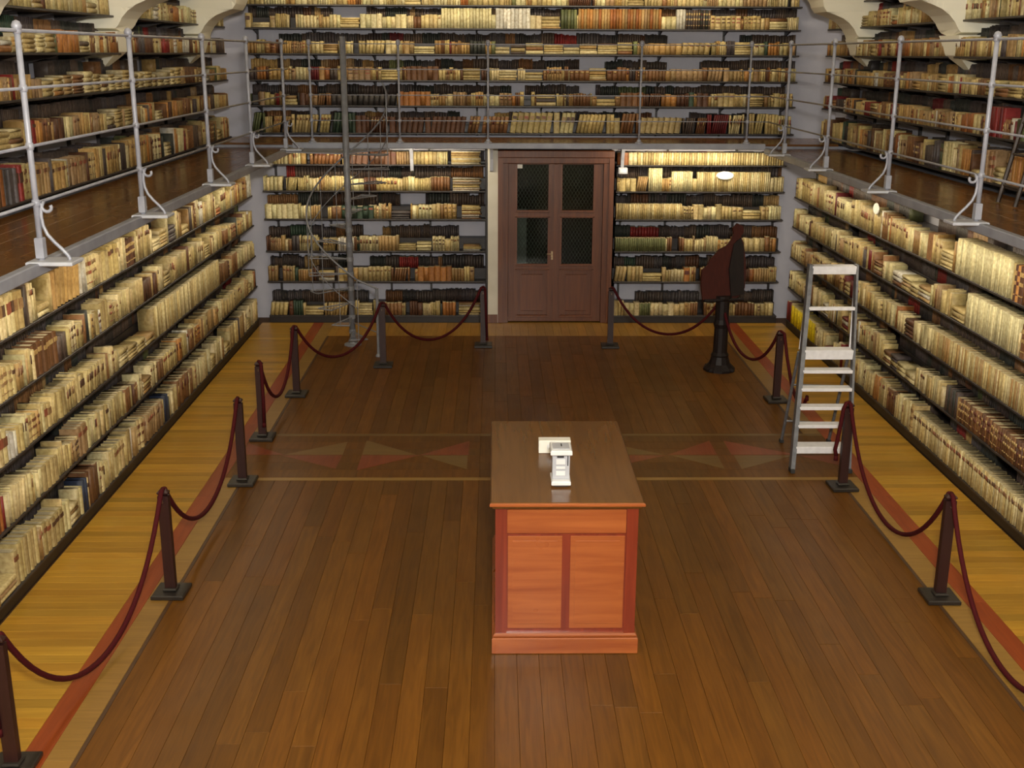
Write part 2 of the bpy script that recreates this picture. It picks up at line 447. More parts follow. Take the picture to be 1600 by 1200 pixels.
# ------------------------------------------------------------ railings
RZ = (3.23, 3.60, 3.97, 4.33)
def railing(label, posts, inward, along, r0, r1, scroll=True, ZG=ZG):
    # posts: (x, y); inward: unit vector towards the room
    t = thing('gallery_railing', label, 'railing')
    ix, iy = inward
    for (px, py) in posts:
        mb = MB(); mb.tube([(px, py, ZG+.02), (px, py, RZ[3]+.02)], .021 if scroll else .016, 8)
        for z in RZ: mb.lathe([(.0, -.03), (.026, -.022), (.031, 0), (.026, .022), (.0, .03)], 8, (px, py, z))
        mb.lathe([(.0, -.01), (.03, .0), (.036, .03), (.024, .055), (0, .065)], 8, (px, py, RZ[3]))
        po = mb.build('post', m_grey, t, smooth=True)
        if scroll:
            MB().box(px-.028, px+.028, py-.03, py+.03, ZG+.03, ZG+.17, .005).build('socket', m_grey, po)
            # S-scroll strut
            pts = []
            for k in range(9):       # the curl
                a = PI*1.5*k/8 - PI*.35
                r = .022+.024*k/8
                pts.append((.075+r*math.cos(-a-.6), 3.205+r*math.sin(-a-.6)))
            curl = pts[:]
            body = [(.030, 3.19), (.026, 3.14), (.032, 3.08), (.055, 3.02), (.10, 2.965), (.145, 2.92), (.175, 2.885), (.19, 2.86), (.185, ZG+.015)]
            P = [(px+ix*a, py+iy*a, z) for a, z in curl+body]
            MB().tube(P, .0125, 6).build('scroll_strut', m_grey, t, smooth=True)
            x0, x1 = (px-.07, px+.24) if ix > 0 else (px-.24, px+.07)
            y0, y1 = py-.11, py+.11
            MB().box(x0, x1, y0, y1, ZG-.008, ZG+.02, .006).build('base_plate', m_plate, t)
        else:
            MB().lathe([(.06, 0), (.06, .015), (.035, .03), (.028, .06)], 10, (px, py, ZG+.01)).build('base_plate', m_grey, t)
    for z in RZ:
        rr = (.011 if z < 4.2 else .013) if scroll else .008
        MB().tube([r0+(z,), r1+(z,)], rr, 6).build('rail', m_grey, t, smooth=True)
    return t
yl = [3.1, 5.42, 7.73, 10.05, 12.53, 14.73, 17.15]
yr = [2.9, 5.1, 7.42, 9.72, 12.04, 14.37, 16.5]
railing('grey steel railing with scroll struts along the left gallery', [(GXL, y) for y in yl], (1, 0), 'y', (GXL, 2.0), (GXL, 17.6))
railing('grey steel railing with scroll struts along the right gallery', [(GXR, y) for y in yr], (-1, 0), 'y', (GXR, 2.0), (GXR, 17.6))
railing('grey steel railing across the back gallery above the door', [(x, 17.6) for x in (-2.74, -1.43, -.11, 2.16, 3.78)], (0, -1), 'x', (-2.74, 17.6), (GXR, 17.6), False, ZGB)

# ------------------------------------------------------------ bookcases
LOW = [.12, .645, 1.13, 1.61, 2.07, 2.47]
UPP = [2.918, 3.385, 3.79, 4.19, 4.585, 4.94, 5.4]
DEP = .43
LOWS = [.12, .645, 1.13, 1.61, 2.07]
LOWB = [.12, .68, 1.17, 1.68, 2.12, 2.53]
UPB = [2.96, 3.39, 3.785, 4.19, 4.58, 4.93, 5.35]
class Case:
    # frame: along axis s, facing direction; origin at s=0 on the shelf front
    def __init__(s, key, name, label, org, rot, length, rows, kick, ups, zwall):
        s.kick = kick
        s.key, s.org, s.rot, s.len, s.rows = key, org, rot, length, rows
        t = thing('bookcase', label, 'bookcase', org, rot); s.t = t
        for i, z in enumerate(rows):
            lo_hi = s.span(i)
            for (a, b_) in lo_hi:
                MB().box(a, b_, 0, DEP, z-.022, z, .003).build('shelf', m_shelf, t)
                h = .2 if i < len(rows)-1 or not kick else .05
                MB().box(a, b_, .215, DEP, z+.001, z+STEP(s, i), .003).build('riser', m_shelf, t)
        if kick: MB().box(0, length, .012, .035, 0, rows[0]-.0225, .003).build('kick_board', m_kick, t)
        top = rows[-1]+.2 if not kick else (ZG-.08 if rows is LOWS else ZGB-.08)
        for u in ups:
            MB().box(u-.016, u+.016, DEP-.05, DEP-.005, 0 if kick else ZGB, top, 0).build('upright', m_shelf, t)
            for z in rows[1:]:
                MB().prism([(.06, z-.0225), (DEP-.05, z-.0225), (DEP-.05, z-.10)], u-.01, u+.01, 'x').build('shelf_bracket', m_shelf, t)
    def span(s, i):
        z = s.rows[i]
        if s.key in ('UL', 'UR') and z > 4.1:
            # interrupted by the vault feet
            out = []
            for a, b_ in zip(PIERS, PIERS[1:]+[19.2]):
                lo, hi = max(a+PW+.02, Y0), min(b_-.02, YBU)
                if z < 4.3: lo, hi = lo-.16, hi+.16
                if hi <= lo: continue
                if s.key == 'UL': out.append((lo-s.org[1], hi-s.org[1]))
                else: out.append((s.org[1]-hi, s.org[1]-lo))
            return [(max(0, a), min(s.len, b_)) for a, b_ in out if min(s.len, b_)-max(0, a) > .3]
        return [(0, s.len)]
def STEP(s, i):
    if s.kick and i == 5: return .035
    if s.rows is LOWS and i == 4: return .24
    return .155 if not s.kick else .18
ups_side = [.5+.95*k for k in range(14)]
cases = [
    Case('LL', 'l', 'long dark bookcase below the left gallery, five shelves of cream books', (XL, Y0, 0), PI/2, YB-.2-Y0, LOWS, True, ups_side, 0),
    Case('LR', 'r', 'long dark bookcase below the right gallery, five shelves of cream books', (XR, YB-.2, 0), -PI/2, YB-.2-Y0, LOWS, True, ups_side, 0),
    Case('BL', 'bl', 'dark bookcase on the back wall between left corner and the door', (XL+.12, YB, 0), 0, -.16-XL-.12, LOWB, True, [.15, 1.0, 1.95, 2.6, 3.5], 0),
    Case('BR', 'br', 'dark bookcase on the back wall to the right of the door', (1.90, YB, 0), 0, XR-2.0, LOWB, True, [.12, .85, 1.95, 2.6], 0),
    Case('UL', 'ul', 'dark shelving behind the left gallery railing, under the vault arches', (XLU, Y0, 0), PI/2, YBU-Y0-.25, UPP, False, ups_side, 0),
    Case('UR', 'ur', 'dark shelving behind the right gallery railing, under the vault arches', (XRU, YBU-.25, 0), -PI/2, YBU-.25-Y0, UPP, False, ups_side, 0),
    Case('UB', 'ub', 'dark shelving across the back wall above the gallery floor', (XLU+.25, YBU, 0), 0, XRU-XLU-.6, UPB, False, [.12, 1.05, 2.0, 2.65, 3.65, 4.7, 5.9, 6.6, 7.65, 8.65], 0),
]
# end panel of the back left bookcase beside the white pier
MB().box(-.155-(XL+.12), -.125-(XL+.12), -.01, DEP, 0, ZGB-.085, .004).build('end_panel', m_kick, cases[2].t)

# ------------------------------------------------------------ books
CREAM = [(.72, .59, .29), (.66, .53, .24), (.78, .67, .38), (.60, .46, .20), (.80, .70, .38), (.56, .44, .20), (.68, .53, .23)]
TAN = [(.50, .33, .14), (.42, .25, .09), (.56, .36, .13), (.46, .30, .15)]
BROWN = [(.20, .09, .035), (.26, .12, .045), (.14, .06, .03), (.30, .15, .06)]
DARK = [(.08, .055, .05), (.10, .075, .065), (.06, .052, .05), (.12, .085, .07), (.10, .08, .085), (.13, .09, .07), (.11, .095, .10), (.05, .055, .05)]
ORNG = [(.48, .20, .05), (.42, .15, .04), (.55, .26, .07)]
RED = [(.26, .02, .02), (.33, .035, .03), (.18, .02, .025)]
GREEN = [(.10, .12, .05), (.20, .22, .09), (.05, .09, .06)]
BLUE = [(.03, .045, .10)]
YELL = [(1.0, .78, .015)]
WHITE = [(.78, .76, .68), (.72, .70, .62)]
PALE = [(.84, .77, .45)]
def nm(c):
    c = min((q for P_ in (CREAM, TAN, BROWN, ORNG, RED, GREEN, BLUE, YELL, WHITE, PALE, DARK) for q in P_), key=lambda q: sum((a-b)**2 for a, b in zip(q, c)))
    if c in CREAM: return 'cream'
    if c in TAN: return 'tan'
    if c in BROWN: return 'brown'
    if c in ORNG: return 'orange-brown'
    if c in RED: return 'red'
    if c in GREEN: return 'dark green'
    if c in BLUE: return 'dark blue'
    if c in YELL: return 'yellow'
    if c in WHITE: return 'white'
    if c in PALE: return 'pale cream'
    return 'black-brown'
def pick(mix):
    r = random.random()*sum(q for _, q in mix)
    for p, q in mix:
        r -= q
        if r <= 0: return random.choice(p)
    return mix[-1][0][0]
MIXL = [(CREAM, 74), (TAN, 10), (BROWN, 8), (WHITE, 5), (DARK, 2), (RED, 1), (ORNG, 2)]
MIXB = [(CREAM, 42), (TAN, 26), (BROWN, 10), (ORNG, 6), (DARK, 4), (RED, 2), (GREEN, 3), (WHITE, 2)]
MIXBT = [(CREAM, 62), (PALE, 18), (TAN, 10), (BROWN, 5), (ORNG, 3), (GREEN, 2)]
MIXU = [(CREAM, 26), (TAN, 26), (BROWN, 24), (ORNG, 8), (DARK, 8), (RED, 3), (GREEN, 2), (WHITE, 3)]
MIXUB = [(CREAM, 34), (TAN, 30), (BROWN, 16), (ORNG, 9), (DARK, 5), (RED, 2), (GREEN, 2)]
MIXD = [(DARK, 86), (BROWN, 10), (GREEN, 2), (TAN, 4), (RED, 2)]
books = []   # dict records
def put(case, row, back, s, z, t, d, h, tilt, col, lab, dy):
    books.append(dict(c=case, row=row, back=back, s=s, z=z, t=t, d=d, h=h, tilt=tilt, col=col, lab=lab, dy=dy))
LABC = [(.20, .08, .04), (.10, .05, .03), (.30, .09, .05), (.30, .18, .08), (.36, .24, .12)]
# world y (or x) ranges with a set of their own: key,row -> [(lo, hi, colours, t, h, label)]
SETS = {
 ('LR', 0): [(6.0, 12.2, CREAM, .032, .27, 'top'), (16.35, 17.75, YELL, .045, .29, None), (17.8, 18.05, RED, .06, .3, None)],
 ('LR', 1): [(6.0, 11.05, BROWN, .045, .25, 'two'), (11.1, 11.55, DARK, .05, .27, None), (11.6, 11.8, CREAM, .05, .26, None), (12.35, 13.4, CREAM, 0, .3, 'flat')],
 ('LR', 2): [(8.2, 11.9, TAN+CREAM, .035, .26, None)],
 ('LR', 3): [(9.95, 11.15, PALE, .03, .33, None), (6.0, 9.9, BROWN, .045, .31, 'two'), (12.3, 13.3, CREAM, 0, .3, 'flat')],
 ('LR', 4): [(10.25, 11.5, PALE, .03, .36, None), (6.0, 10.2, ORNG+TAN+BROWN, .045, .33, 'two')],
 ('LL', 0): [(9.85, 10.0, BLUE, .05, .3, None), (12.6, 12.75, BLUE, .06, .3, None)],
 ('LL', 2): [(12.3, 15.6, CREAM, .045, .345, None), (11.2, 12.2, CREAM, 0, .3, 'flat')],
 ('BR', 3): [(1.9, 2.95, CREAM, .03, .24, None)],
 ('BR', 2): [(1.9, 2.7, GREEN[1:2], .03, .21, None)],
 ('BR', 4): [(2.25, 2.6, PALE, .03, .36, None), (2.75, 3.1, PALE, .03, .31, None), (3.15, 4.3, PALE+CREAM, .03, .3, None)],
 ('BR', 5): [(2.2, 4.5, PALE+CREAM, .04, .2, None)],
 ('UB', 0): [(3.35, 3.75, RED, .035, .3, None), (1.95, 2.3, BROWN, .05, .31, None)],
 ('UB', 4): [(-.9, -.1, PALE, .05, .3, None), (0, .5, WHITE, .06, .3, None), (1.0, 1.25, GREEN, .05, .29, None), (1.3, 2.6, ORNG+TAN, .045, .3, None), (2.85, 3.0, WHITE, .05, .3, None), (3.0, 3.4, DARK, .04, .29, 'two')],
 ('UB', 3): [(0, 2.0, CREAM, .04, .2, 'flat')],
 ('UL', 1): [(4.6, 8.9, BROWN+TAN, .05, .26, None)],
 ('UL', 2): [(8.0, 8.8, RED, .06, .3, None), (11.0, 16.0, CREAM, 0, .25, 'flat')],
 ('UL', 3): [(10.2, 11.3, TAN, 0, .25, 'flat')],
 ('UR', 2): [(11.6, 12.6, CREAM, 0, .25, 'flat')],
 ('UR', 1): [(12.0, 12.35, RED, .06, .3, None)],
}
def world_coord(c, s):
    if c.rot > 1: return c.org[1]+s
    if c.rot < -1: return c.org[1]-s
    return c.org[0]+s
def fill(c, i):
    z = c.rows[i]
    nxt = c.rows[i+1] if i+1 < len(c.rows) else (ZG-.08 if c.kick else z+.45)
    cl = nxt-z-.03
    side = c.key in ('LL', 'LR')
    sets = SETS.get((c.key, i), [])
    for (a, b_) in c.span(i):
        s = a+.012
        if c.key in ('UL', 'UR') and i == 0: pass
        end = b_-.02
        run = 0; curc = None; hbase = .24
        while s < end-.015:
            wc = world_coord(c, s)
            st = next((q for q in sets if q[0] <= wc <= q[1]), None)
            if st and st[5] == 'flat' or (not st and random.random() < .02 and end-s > .4):
                # a pile of books lying flat
                L = min(random.uniform(.22, .32), end-s); zz = z+.0008; base = pick(MIXL)
                hmax = random.uniform(.13, .22)
                while True:
                    tt = random.uniform(.025, .06)
                    if zz+tt > z+hmax: break
                    hh = L-random.uniform(0, .02)
                    put(c, i, 0, s+hh, zz, tt, random.uniform(.17, .19), hh, -90, base if random.random() < .7 else pick(MIXL), None, random.uniform(.002, .012))
                    zz += tt+.0006
                s += L+.006; continue
            if run <= 0:
                run = random.choice([1, 1, 1, 2, 2, 3, 4, 6])
                if c.key in ('LL', 'LR'): mix = MIXL
                elif c.key in ('BL', 'BR'): mix = MIXBT if i >= 3 else MIXB
                elif c.key == 'UB': mix = MIXBT if i >= 4 else MIXUB
                else: mix = MIXBT if i >= 4 else MIXU
                curc = pick(mix); hbase = (random.uniform(.25, .33) if i in (0, 4) else random.uniform(.20, .285)) if side else (random.uniform(.18, .235) if c.kick else random.uniform(.165, .215))
                if not c.kick and i == 0: hbase = random.uniform(.24, .33)
                tb = random.choice([.022, .03, .04, .052, .065]) if random.random() < .8 else .085
                labk = random.choice([None]*9+['top', 'top', 'two', 'mid']) if curc not in DARK else None
            run -= 1
            h = hbase+random.uniform(-.008, .008); t = max(.015, tb*random.uniform(.85, 1.15)); col = tuple(q*random.uniform(.97, 1.03) for q in curc); lk = labk
            if st:
                col = random.choice(st[2]); t = st[3]*random.uniform(.92, 1.08); h = st[4]*random.uniform(.99, 1.01); lk = st[5]
            h = min(h, cl)
            if s+t > end: break
            tilt = 0
            if c.key == 'UB' and i == 0 and random.random() < .45: tilt = random.choice([9, 9, 12])
            elif random.random() < .015 and not st: tilt = 8
            if tilt:
                e = h*math.sin(math.radians(tilt))
                n_ = random.randint(3, 7)
                if s+e+n_*t*1.05 < end:
                    # a run leaning back against its first upright neighbour
                    for q in range(n_):
                        put(c, i, 0, s+q*t*1.03, z+.0008 + t*math.sin(math.radians(tilt))*0, t*.96, random.uniform(.165, .19), h, -tilt*-1, col, lk, random.uniform(0, .01))
                    s += n_*t*1.03+e+t*.05+.002
                    continue
            dy = random.uniform(.0, .012) if st else random.uniform(.0, .022)
            put(c, i, 0, s, z+.0008, t*.975, random.uniform(.165, .19), h, 0, col, lk, dy)
            s += t
            if not st and random.random() < .012: s += random.uniform(.02, .12)
        # raised back row: dark books, shade under the plank also in their colours
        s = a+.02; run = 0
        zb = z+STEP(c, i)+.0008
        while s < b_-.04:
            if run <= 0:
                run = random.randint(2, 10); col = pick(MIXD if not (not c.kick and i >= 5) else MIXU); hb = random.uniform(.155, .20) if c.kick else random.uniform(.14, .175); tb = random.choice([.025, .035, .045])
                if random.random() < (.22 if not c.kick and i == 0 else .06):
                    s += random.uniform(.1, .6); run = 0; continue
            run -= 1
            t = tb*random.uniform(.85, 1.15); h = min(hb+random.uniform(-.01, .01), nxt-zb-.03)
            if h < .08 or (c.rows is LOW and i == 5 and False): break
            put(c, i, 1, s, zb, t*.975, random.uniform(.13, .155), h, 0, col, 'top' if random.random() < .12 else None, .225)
            s += t
for c in cases:
    for i in range(len(c.rows)): fill(c, i)
# pamphlets lying flat at the door end of the back left case are added as flat white stacks
cBL = cases[2]
for i in (0, 1, 2, 3, 4, 5):
    lo = cBL.len-.05-[.42, .12, .34, .36, .50, .52][i]
    books[:] = [q for q in books if not (q['c'] is cBL and q['row'] == i and q['s']+(q['t'] if q['tilt'] == 0 else 0) > lo and (q['back'] == 0 or i == 2))]
    if i in (1,): continue
    zz = cBL.rows[i]+.0008
    s0 = lo+.04
    hm = .2 if i != 2 else .07
    while zz < cBL.rows[i]+hm:
        tt = random.uniform(.010, .022); L = cBL.len-.055-s0-random.uniform(0, .05)
        put(cBL, i, 0, s0+L, zz, tt, .19, min(L, .46), -90, random.choice(WHITE+WHITE+CREAM+TAN+BROWN), None, random.uniform(0, .03))
        zz += tt+.0006

# project every book to find the largest
def corner_pts(bk):
    c = bk['c']; th = math.radians(bk['tilt']); ca, sa = math.cos(c.rot), math.sin(c.rot)
    out = []
    for lx, lz in ((0, 0), (bk['t'], 0), (0, bk['h']), (bk['t'], bk['h'])):
        x = lx*math.cos(th)+lz*math.sin(th)+bk['s']; z = -lx*math.sin(th)+lz*math.cos(th)+bk['z']
        y = bk['dy']
        out.append((c.org[0]+x*ca-y*sa, c.org[1]+x*sa+y*ca, z))
    return out
for bk in books:
    if bk['tilt'] > 0:      # keep the lower corner on the shelf
        bk['z'] += bk['t']*math.sin(math.radians(bk['tilt']))
    if bk['tilt'] == -90:   # thickness points up, height points back along -s
        pass
    P = [project(*q) for q in corner_pts(bk)]
    u = [p[0] for p in P]; v = [p[1] for p in P]
    cx, cyv = sum(u)/4, sum(v)/4
    bk['u'], bk['v'] = cx, cyv
    ins = 0 < cx < 1600 and 0 < cyv < 1200
    bk['in'] = ins
    a = abs((u[1]-u[0])*(v[2]-v[0])-(u[2]-u[0])*(v[1]-v[0]))
    bk['area'] = a if ins and not bk['back'] else 0
order = sorted(range(len(books)), key=lambda i: -books[i]['area'])
big = set(order[:300])
print('books total', len(books), 'smallest single', books[order[299]]['area'])

# --- single books: shared unit meshes (x thickness, y depth from spine, z height)
def unit_cover():
    mb = MB()
    out = [(0, 1), (0, .10), (.14, .03), (.38, 0), (.62, 0), (.86, .03), (1, .10), (1, 1), (.93, 1), (.93, .14), (.07, .14), (.07, 1)]
    return mb.prism(out, 0, 1, 'z')
def umesh(mb, name, m):
    me = bpy.data.meshes.new(name); me.from_pydata(mb.v, [], mb.f)
    bm = bmesh.new(); bm.from_mesh(me); bmesh.ops.recalc_face_normals(bm, faces=bm.faces[:]); bm.to_mesh(me); bm.free()
    me.materials.append(m); return me
me_cover = umesh(unit_cover(), 'book_cover', m_bkO)
me_pages = umesh(MB().box(.075, .925, .145, .97, .015, .975), 'book_pages', m_pages)
me_label = umesh(MB().box(.12, .88, -.012, .04, 0, 1), 'book_label', m_bkO)
me_label2 = umesh(MB().box(.04, .96, -.006, .06, 0, 1), 'book_band', m_bkO)
CASEN = {'LL': 'left wall', 'LR': 'right wall', 'BL': 'back wall left of door', 'BR': 'back wall right of door', 'UL': 'left gallery', 'UR': 'right gallery', 'UB': 'back gallery'}
ORD = lambda n: '%d%s' % (n, 'th' if 10 <= n % 100 <= 20 else {1: 'st', 2: 'nd', 3: 'rd'}.get(n % 10, 'th'))
ROWN = ['bottom shelf', 'second shelf', 'third shelf', 'fourth shelf', 'fifth shelf', 'top shelf', 'top shelf']
def rown(bk): return 'top shelf' if bk['row'] == len(bk['c'].rows)-1 else ROWN[bk['row']]
def place_single(bk, label):
    c = bk['c']
    o = bpy.data.objects.new('book', None); C.objects.link(o); o.empty_display_size = .05
    ca, sa = math.cos(c.rot), math.sin(c.rot)
    o.location = (c.org[0]+bk['s']*ca-bk['dy']*sa, c.org[1]+bk['s']*sa+bk['dy']*ca, bk['z'])
    o.rotation_mode = 'XYZ'
    o.matrix_world = Matrix.Translation(o.location) @ Matrix.Rotation(c.rot, 4, 'Z') @ Matrix.Rotation(math.radians(bk['tilt']), 4, 'Y')
    tag(o, label, 'book', 'books on the ' + rown(bk) + ' of the ' + CASEN[c.key])
    t, d, h = bk['t'], bk['d'], bk['h']
    k = random.uniform(.58, .92)
    a = bpy.data.objects.new('cover', me_cover); C.objects.link(a); a.parent = o; a.scale = (t, d, h); a.color = (*[q*k for q in bk['col']], 1)
    p = bpy.data.objects.new('pages', me_pages); C.objects.link(p); p.parent = o; p.scale = (t, d, h)
    for (z0, z1, full) in bands(bk['lab']):
        l = bpy.data.objects.new('spine_label', me_label2 if full else me_label); C.objects.link(l); l.parent = o
        l.scale = (t, d, h*(z1-z0)); l.location = (0, 0, h*z0); l.color = (*bk['lc'], 1)
def bands(k):
    return {None: [], 'top': [(.70, .84, 0)], 'mid': [(.52, .80, 0)], 'two': [(.72, .84, 0), (.46, .56, 0), (.18, .21, 1)], 'flat': []}[k]
rowcount = {}
def along_key(bk): return bk['c'].key, bk['row'], bk['back']
for i, bk in enumerate(books):
    bk['i'] = i; bk['lc'] = random.choice(LABC) if nm(bk['col']) not in ('brown', 'orange-brown', 'black-brown') else random.choice([(.5, .36, .15), (.12, .03, .02), (.45, .3, .12)])
groups = {}
for bk in books:
    if bk['in'] and not bk['back']: groups.setdefault((bk['c'].key, bk['row']), []).append(bk)
for (key, row), lst in groups.items():
    lst.sort(key=lambda q: (round(world_coord(q['c'], q['s'] - (q['h']/2 if q['tilt'] == -90 else 0)), 4)))
    # flat piles share a place; count along and upward
    for n_, bk in enumerate(lst): bk['n'] = n_+1
for i in order[:300]:
    bk = books[i]
    near = {'UB': 'left', 'BL': 'left', 'BR': 'left'}.get(bk['c'].key, 'near')
    size = 'tall ' if bk['h'] > .275 else ('short ' if bk['h'] < .215 else '')
    if bk['t'] > .06: size = size.strip()+' thick ' if size else 'thick '
    elif bk['t'] < .026: size = size.strip()+' thin ' if size else 'thin '
    if bk['tilt']: size = ''
    if len(size.split()) > 1: size = size.split()[0]+' '
    pose = ' lying flat' if bk['tilt'] == -90 else (' leaning' if bk['tilt'] else '')
    labn = {None: '', 'flat': '', 'top': ' with label', 'mid': ' with big label', 'two': ' with labels'}[bk['lab']]
    L = '%s%s book%s%s, %s %s, %s from %s end' % (size, nm(bk['col']), pose, labn, CASEN[bk['c'].key], rown(bk), ORD(bk['n']), near)
    cnt = lambda q: len(q.replace('-', ' ').split())
    if cnt(L) > 16: L = L.replace(labn, '') if labn else L
    if cnt(L) > 16: L = L.replace(size, '', 1)
    place_single(bk, L)

# --- all the other books in one object
def build_rest():
    rest = [bk for bk in books if bk['i'] not in big]
    prof = np.array([(0, 1), (0, .10), (.22, .015), (.5, 0), (.78, .015), (1, .10), (1, 1)])
    K = len(prof)
    V = []; Fv = []; Fl = []; Cc = []
    base = 0
    pagec = (.50, .43, .27)
    for bk in rest:
        c = bk['c']; th = math.radians(bk['tilt']); ct, stt = math.cos(th), math.sin(th); ca, sa = math.cos(c.rot), math.sin(c.rot)
        t, d, h = bk['t'], bk['d'], bk['h']
        k = random.uniform(.52, .92); col = tuple(q*k for q in bk['col'])
        def W(lx, ly, lz):
            x = lx*ct+lz*stt+bk['s']; z = -lx*stt+lz*ct+bk['z']; y = ly+bk['dy']
            return (c.org[0]+x*ca-y*sa, c.org[1]+x*sa+y*ca, z)
        for z in (0, h):
            for px, py in prof: V.append(W(px*t, py*d, z))
        for j in range(K-1):
            Fv += [base+j, base+j+1, base+K+j+1, base+K+j]; Fl.append(4); Cc += [col]*4
        Fv += [base+K-1, base, base+K, base+2*K-1]; Fl.append(4); Cc += [pagec]*4
        Fv += [base+K+q for q in range(K)]; Fl.append(K); Cc += [pagec if max(bk['col']) > .2 else col]*K
        Fv += [base+K-1-q for q in range(K)]; Fl.append(K); Cc += [col]*K
        base += 2*K
        if bk['in'] and not bk['back']:
            for (z0, z1, full) in bands(bk['lab']):
                xa, xb = (.2, .8)
                for q in ((xa, -.012, z0), (xb, -.012, z0), (xb, -.012, z1), (xa, -.012, z1), (xa, .05, z0), (xb, .05, z0), (xb, .05, z1), (xa, .05, z1)):
                    V.append(W(q[0]*t, q[1]*d, q[2]*h))
                for f in ((0, 1, 2, 3), (3, 2, 6, 7), (4, 5, 1, 0), (1, 5, 6, 2), (4, 0, 3, 7)):
                    Fv += [base+x for x in f]; Fl.append(4); Cc += [bk['lc']]*4
                base += 8
    me = bpy.data.meshes.new('books')
    me.vertices.add(len(V)); me.vertices.foreach_set('co', np.array(V, dtype=np.float32).ravel())
    me.loops.add(len(Fv)); me.loops.foreach_set('vertex_index', np.array(Fv, dtype=np.int32))
    me.polygons.add(len(Fl)); ls = np.concatenate(([0], np.cumsum(Fl)[:-1])).astype(np.int32)
    me.polygons.foreach_set('loop_start', ls); me.polygons.foreach_set('loop_total', np.array(Fl, dtype=np.int32))
    me.update(calc_edges=True); me.validate()
    at = me.color_attributes.new('Col', 'FLOAT_COLOR', 'CORNER')
    ca_ = np.ones((len(Cc), 4), dtype=np.float32); ca_[:, :3] = np.array(Cc, dtype=np.float32)
    at.data.foreach_set('color', ca_.ravel())
    me.materials.append(m_bkA)
    o = bpy.data.objects.new('books', me); C.objects.link(o)
    tag(o, 'thousands of smaller cream and brown books filling the shelves on every wall', 'books', kind='stuff')
    return o
build_rest()

# ------------------------------------------------------------ door
door = bpy.data.objects.new('door_1', None); C.objects.link(door); door['kind'] = 'structure'; door.location = (.95, 18.2, 0)
def dbox(mb, x0, x1, y0, y1, z0, z1, c=.004): return mb.box(x0-.95, x1-.95, y0, y1, z0, z1, c)
mb = MB()
dbox(mb, .04, .115, -.04, .12, 0, 2.75, .01); dbox(mb, 1.785, 1.86, -.04, .12, 0, 2.75, .01)
dbox(mb, .115, .20, -.01, .12, 0, 2.62, .006); dbox(mb, 1.70, 1.785, -.01, .12, 0, 2.62, .006)
dbox(mb, .04, 1.86, -.055, .12, 2.64, 2.755, .012); dbox(mb, .115, 1.785, -.02, .12, 2.55, 2.66, .01)
mb.build('door_frame', m_door, door)
for side, (xa, xb) in enumerate(((.205, .945), (.955, 1.695))):
    lf = bpy.data.objects.new('door_leaf', None); C.objects.link(lf); lf.parent = door
    pa, pb = (.345, .835) if side == 0 else (1.055, 1.545)
    mb = MB()
    dbox(mb, xa, pa, .03, .08, .02, 2.6 if False else 2.545); dbox(mb, pb, xb, .03, .08, .02, 2.545)
    dbox(mb, pa, pb, .03, .08, 2.545-.01, 2.545); dbox(mb, pa, pb, .03, .08, 1.70, 1.82)
    dbox(mb, pa, pb, .03, .08, .86, .96); dbox(mb, pa, pb, .03, .08, .02, .12)
    mb.build('leaf_frame', m_door, lf)
    mb = MB()      # mouldings round the panes and lower panel
    for (z0, z1) in ((1.82, 2.535), (.96, 1.70), (.12, .86)):
        dbox(mb, pa-.03, pa, .018, .032, z0-.03, z1+.02, .005); dbox(mb, pb, pb+.03, .018, .032, z0-.03, z1+.02, .005)
        dbox(mb, pa-.03, pb+.03, .014, .032, z0-.035, z0, .006); dbox(mb, pa-.03, pb+.03, .018, .032, z1, z1+.02, .004)
    mb.build('moulding', m_door, lf)
    mb = MB(); dbox(mb, pa, pb, .055, .07, .12, .86); dbox(mb, pa+.07, pb-.07, .04, .056, .19, .79, .012); mb.build('panel', m_door, lf)
    for (z0, z1) in ((1.82, 2.535), (.96, 1.70)):
        mb = MB(); dbox(mb, pa, pb, .056, .060, z0, z1, 0); mb.build('pane', m_glass, lf)
        mb = MB(); wdt, hgt = pb-pa, z1-z0; st = .055
        for sgn in (1, -1):
            k = -int(hgt/st/1.6)-2
            while k*st < wdt+hgt:
                # line x = k*st + sgn*z*.6 clipped to the pane
                x_at = lambda z: (k*st+z*.6) if sgn > 0 else (k*st+(hgt-z)*.6)
                zs_ = [z for z in np.linspace(0, hgt, 40) if 0 <= x_at(z) <= wdt]
                if len(zs_) > 1:
                    a, b_ = zs_[0], zs_[-1]
                    mb.tube([(pa-.95+x_at(a), .072, z0+a), (pa-.95+x_at(b_), .072, z0+b_)], .0032, 4, False)
                k += 1
        mb.build('wire_grille', m_wire, lf)
mb = MB(); dbox(mb, .925, .972, .012, .032, .02, 2.545, .008); mb.build('astragal', m_door, door)
mb = MB(); dbox(mb, .89, .92, .022, .03, 1.03, 1.17, .003); mb.tube([(-.045, .022, 1.13), (-.045, -.03, 1.13), (-.13, -.03, 1.13)], .009, 8); mb.lathe([(.0, 0), (.016, .004), (.016, .012), (0, .016)], 10, (-.045, .01, 1.06)); mb.build('handle', m_brass, door)
mb = MB(); dbox(mb, .335, .425, .048, .054, 2.47, 2.555, .001); oo = mb.build('paper_notice', m_paper, None)
oo.location = (.95, 18.2, 0); tag(oo, 'small white paper stuck in the top left corner of the door glass', 'notice')
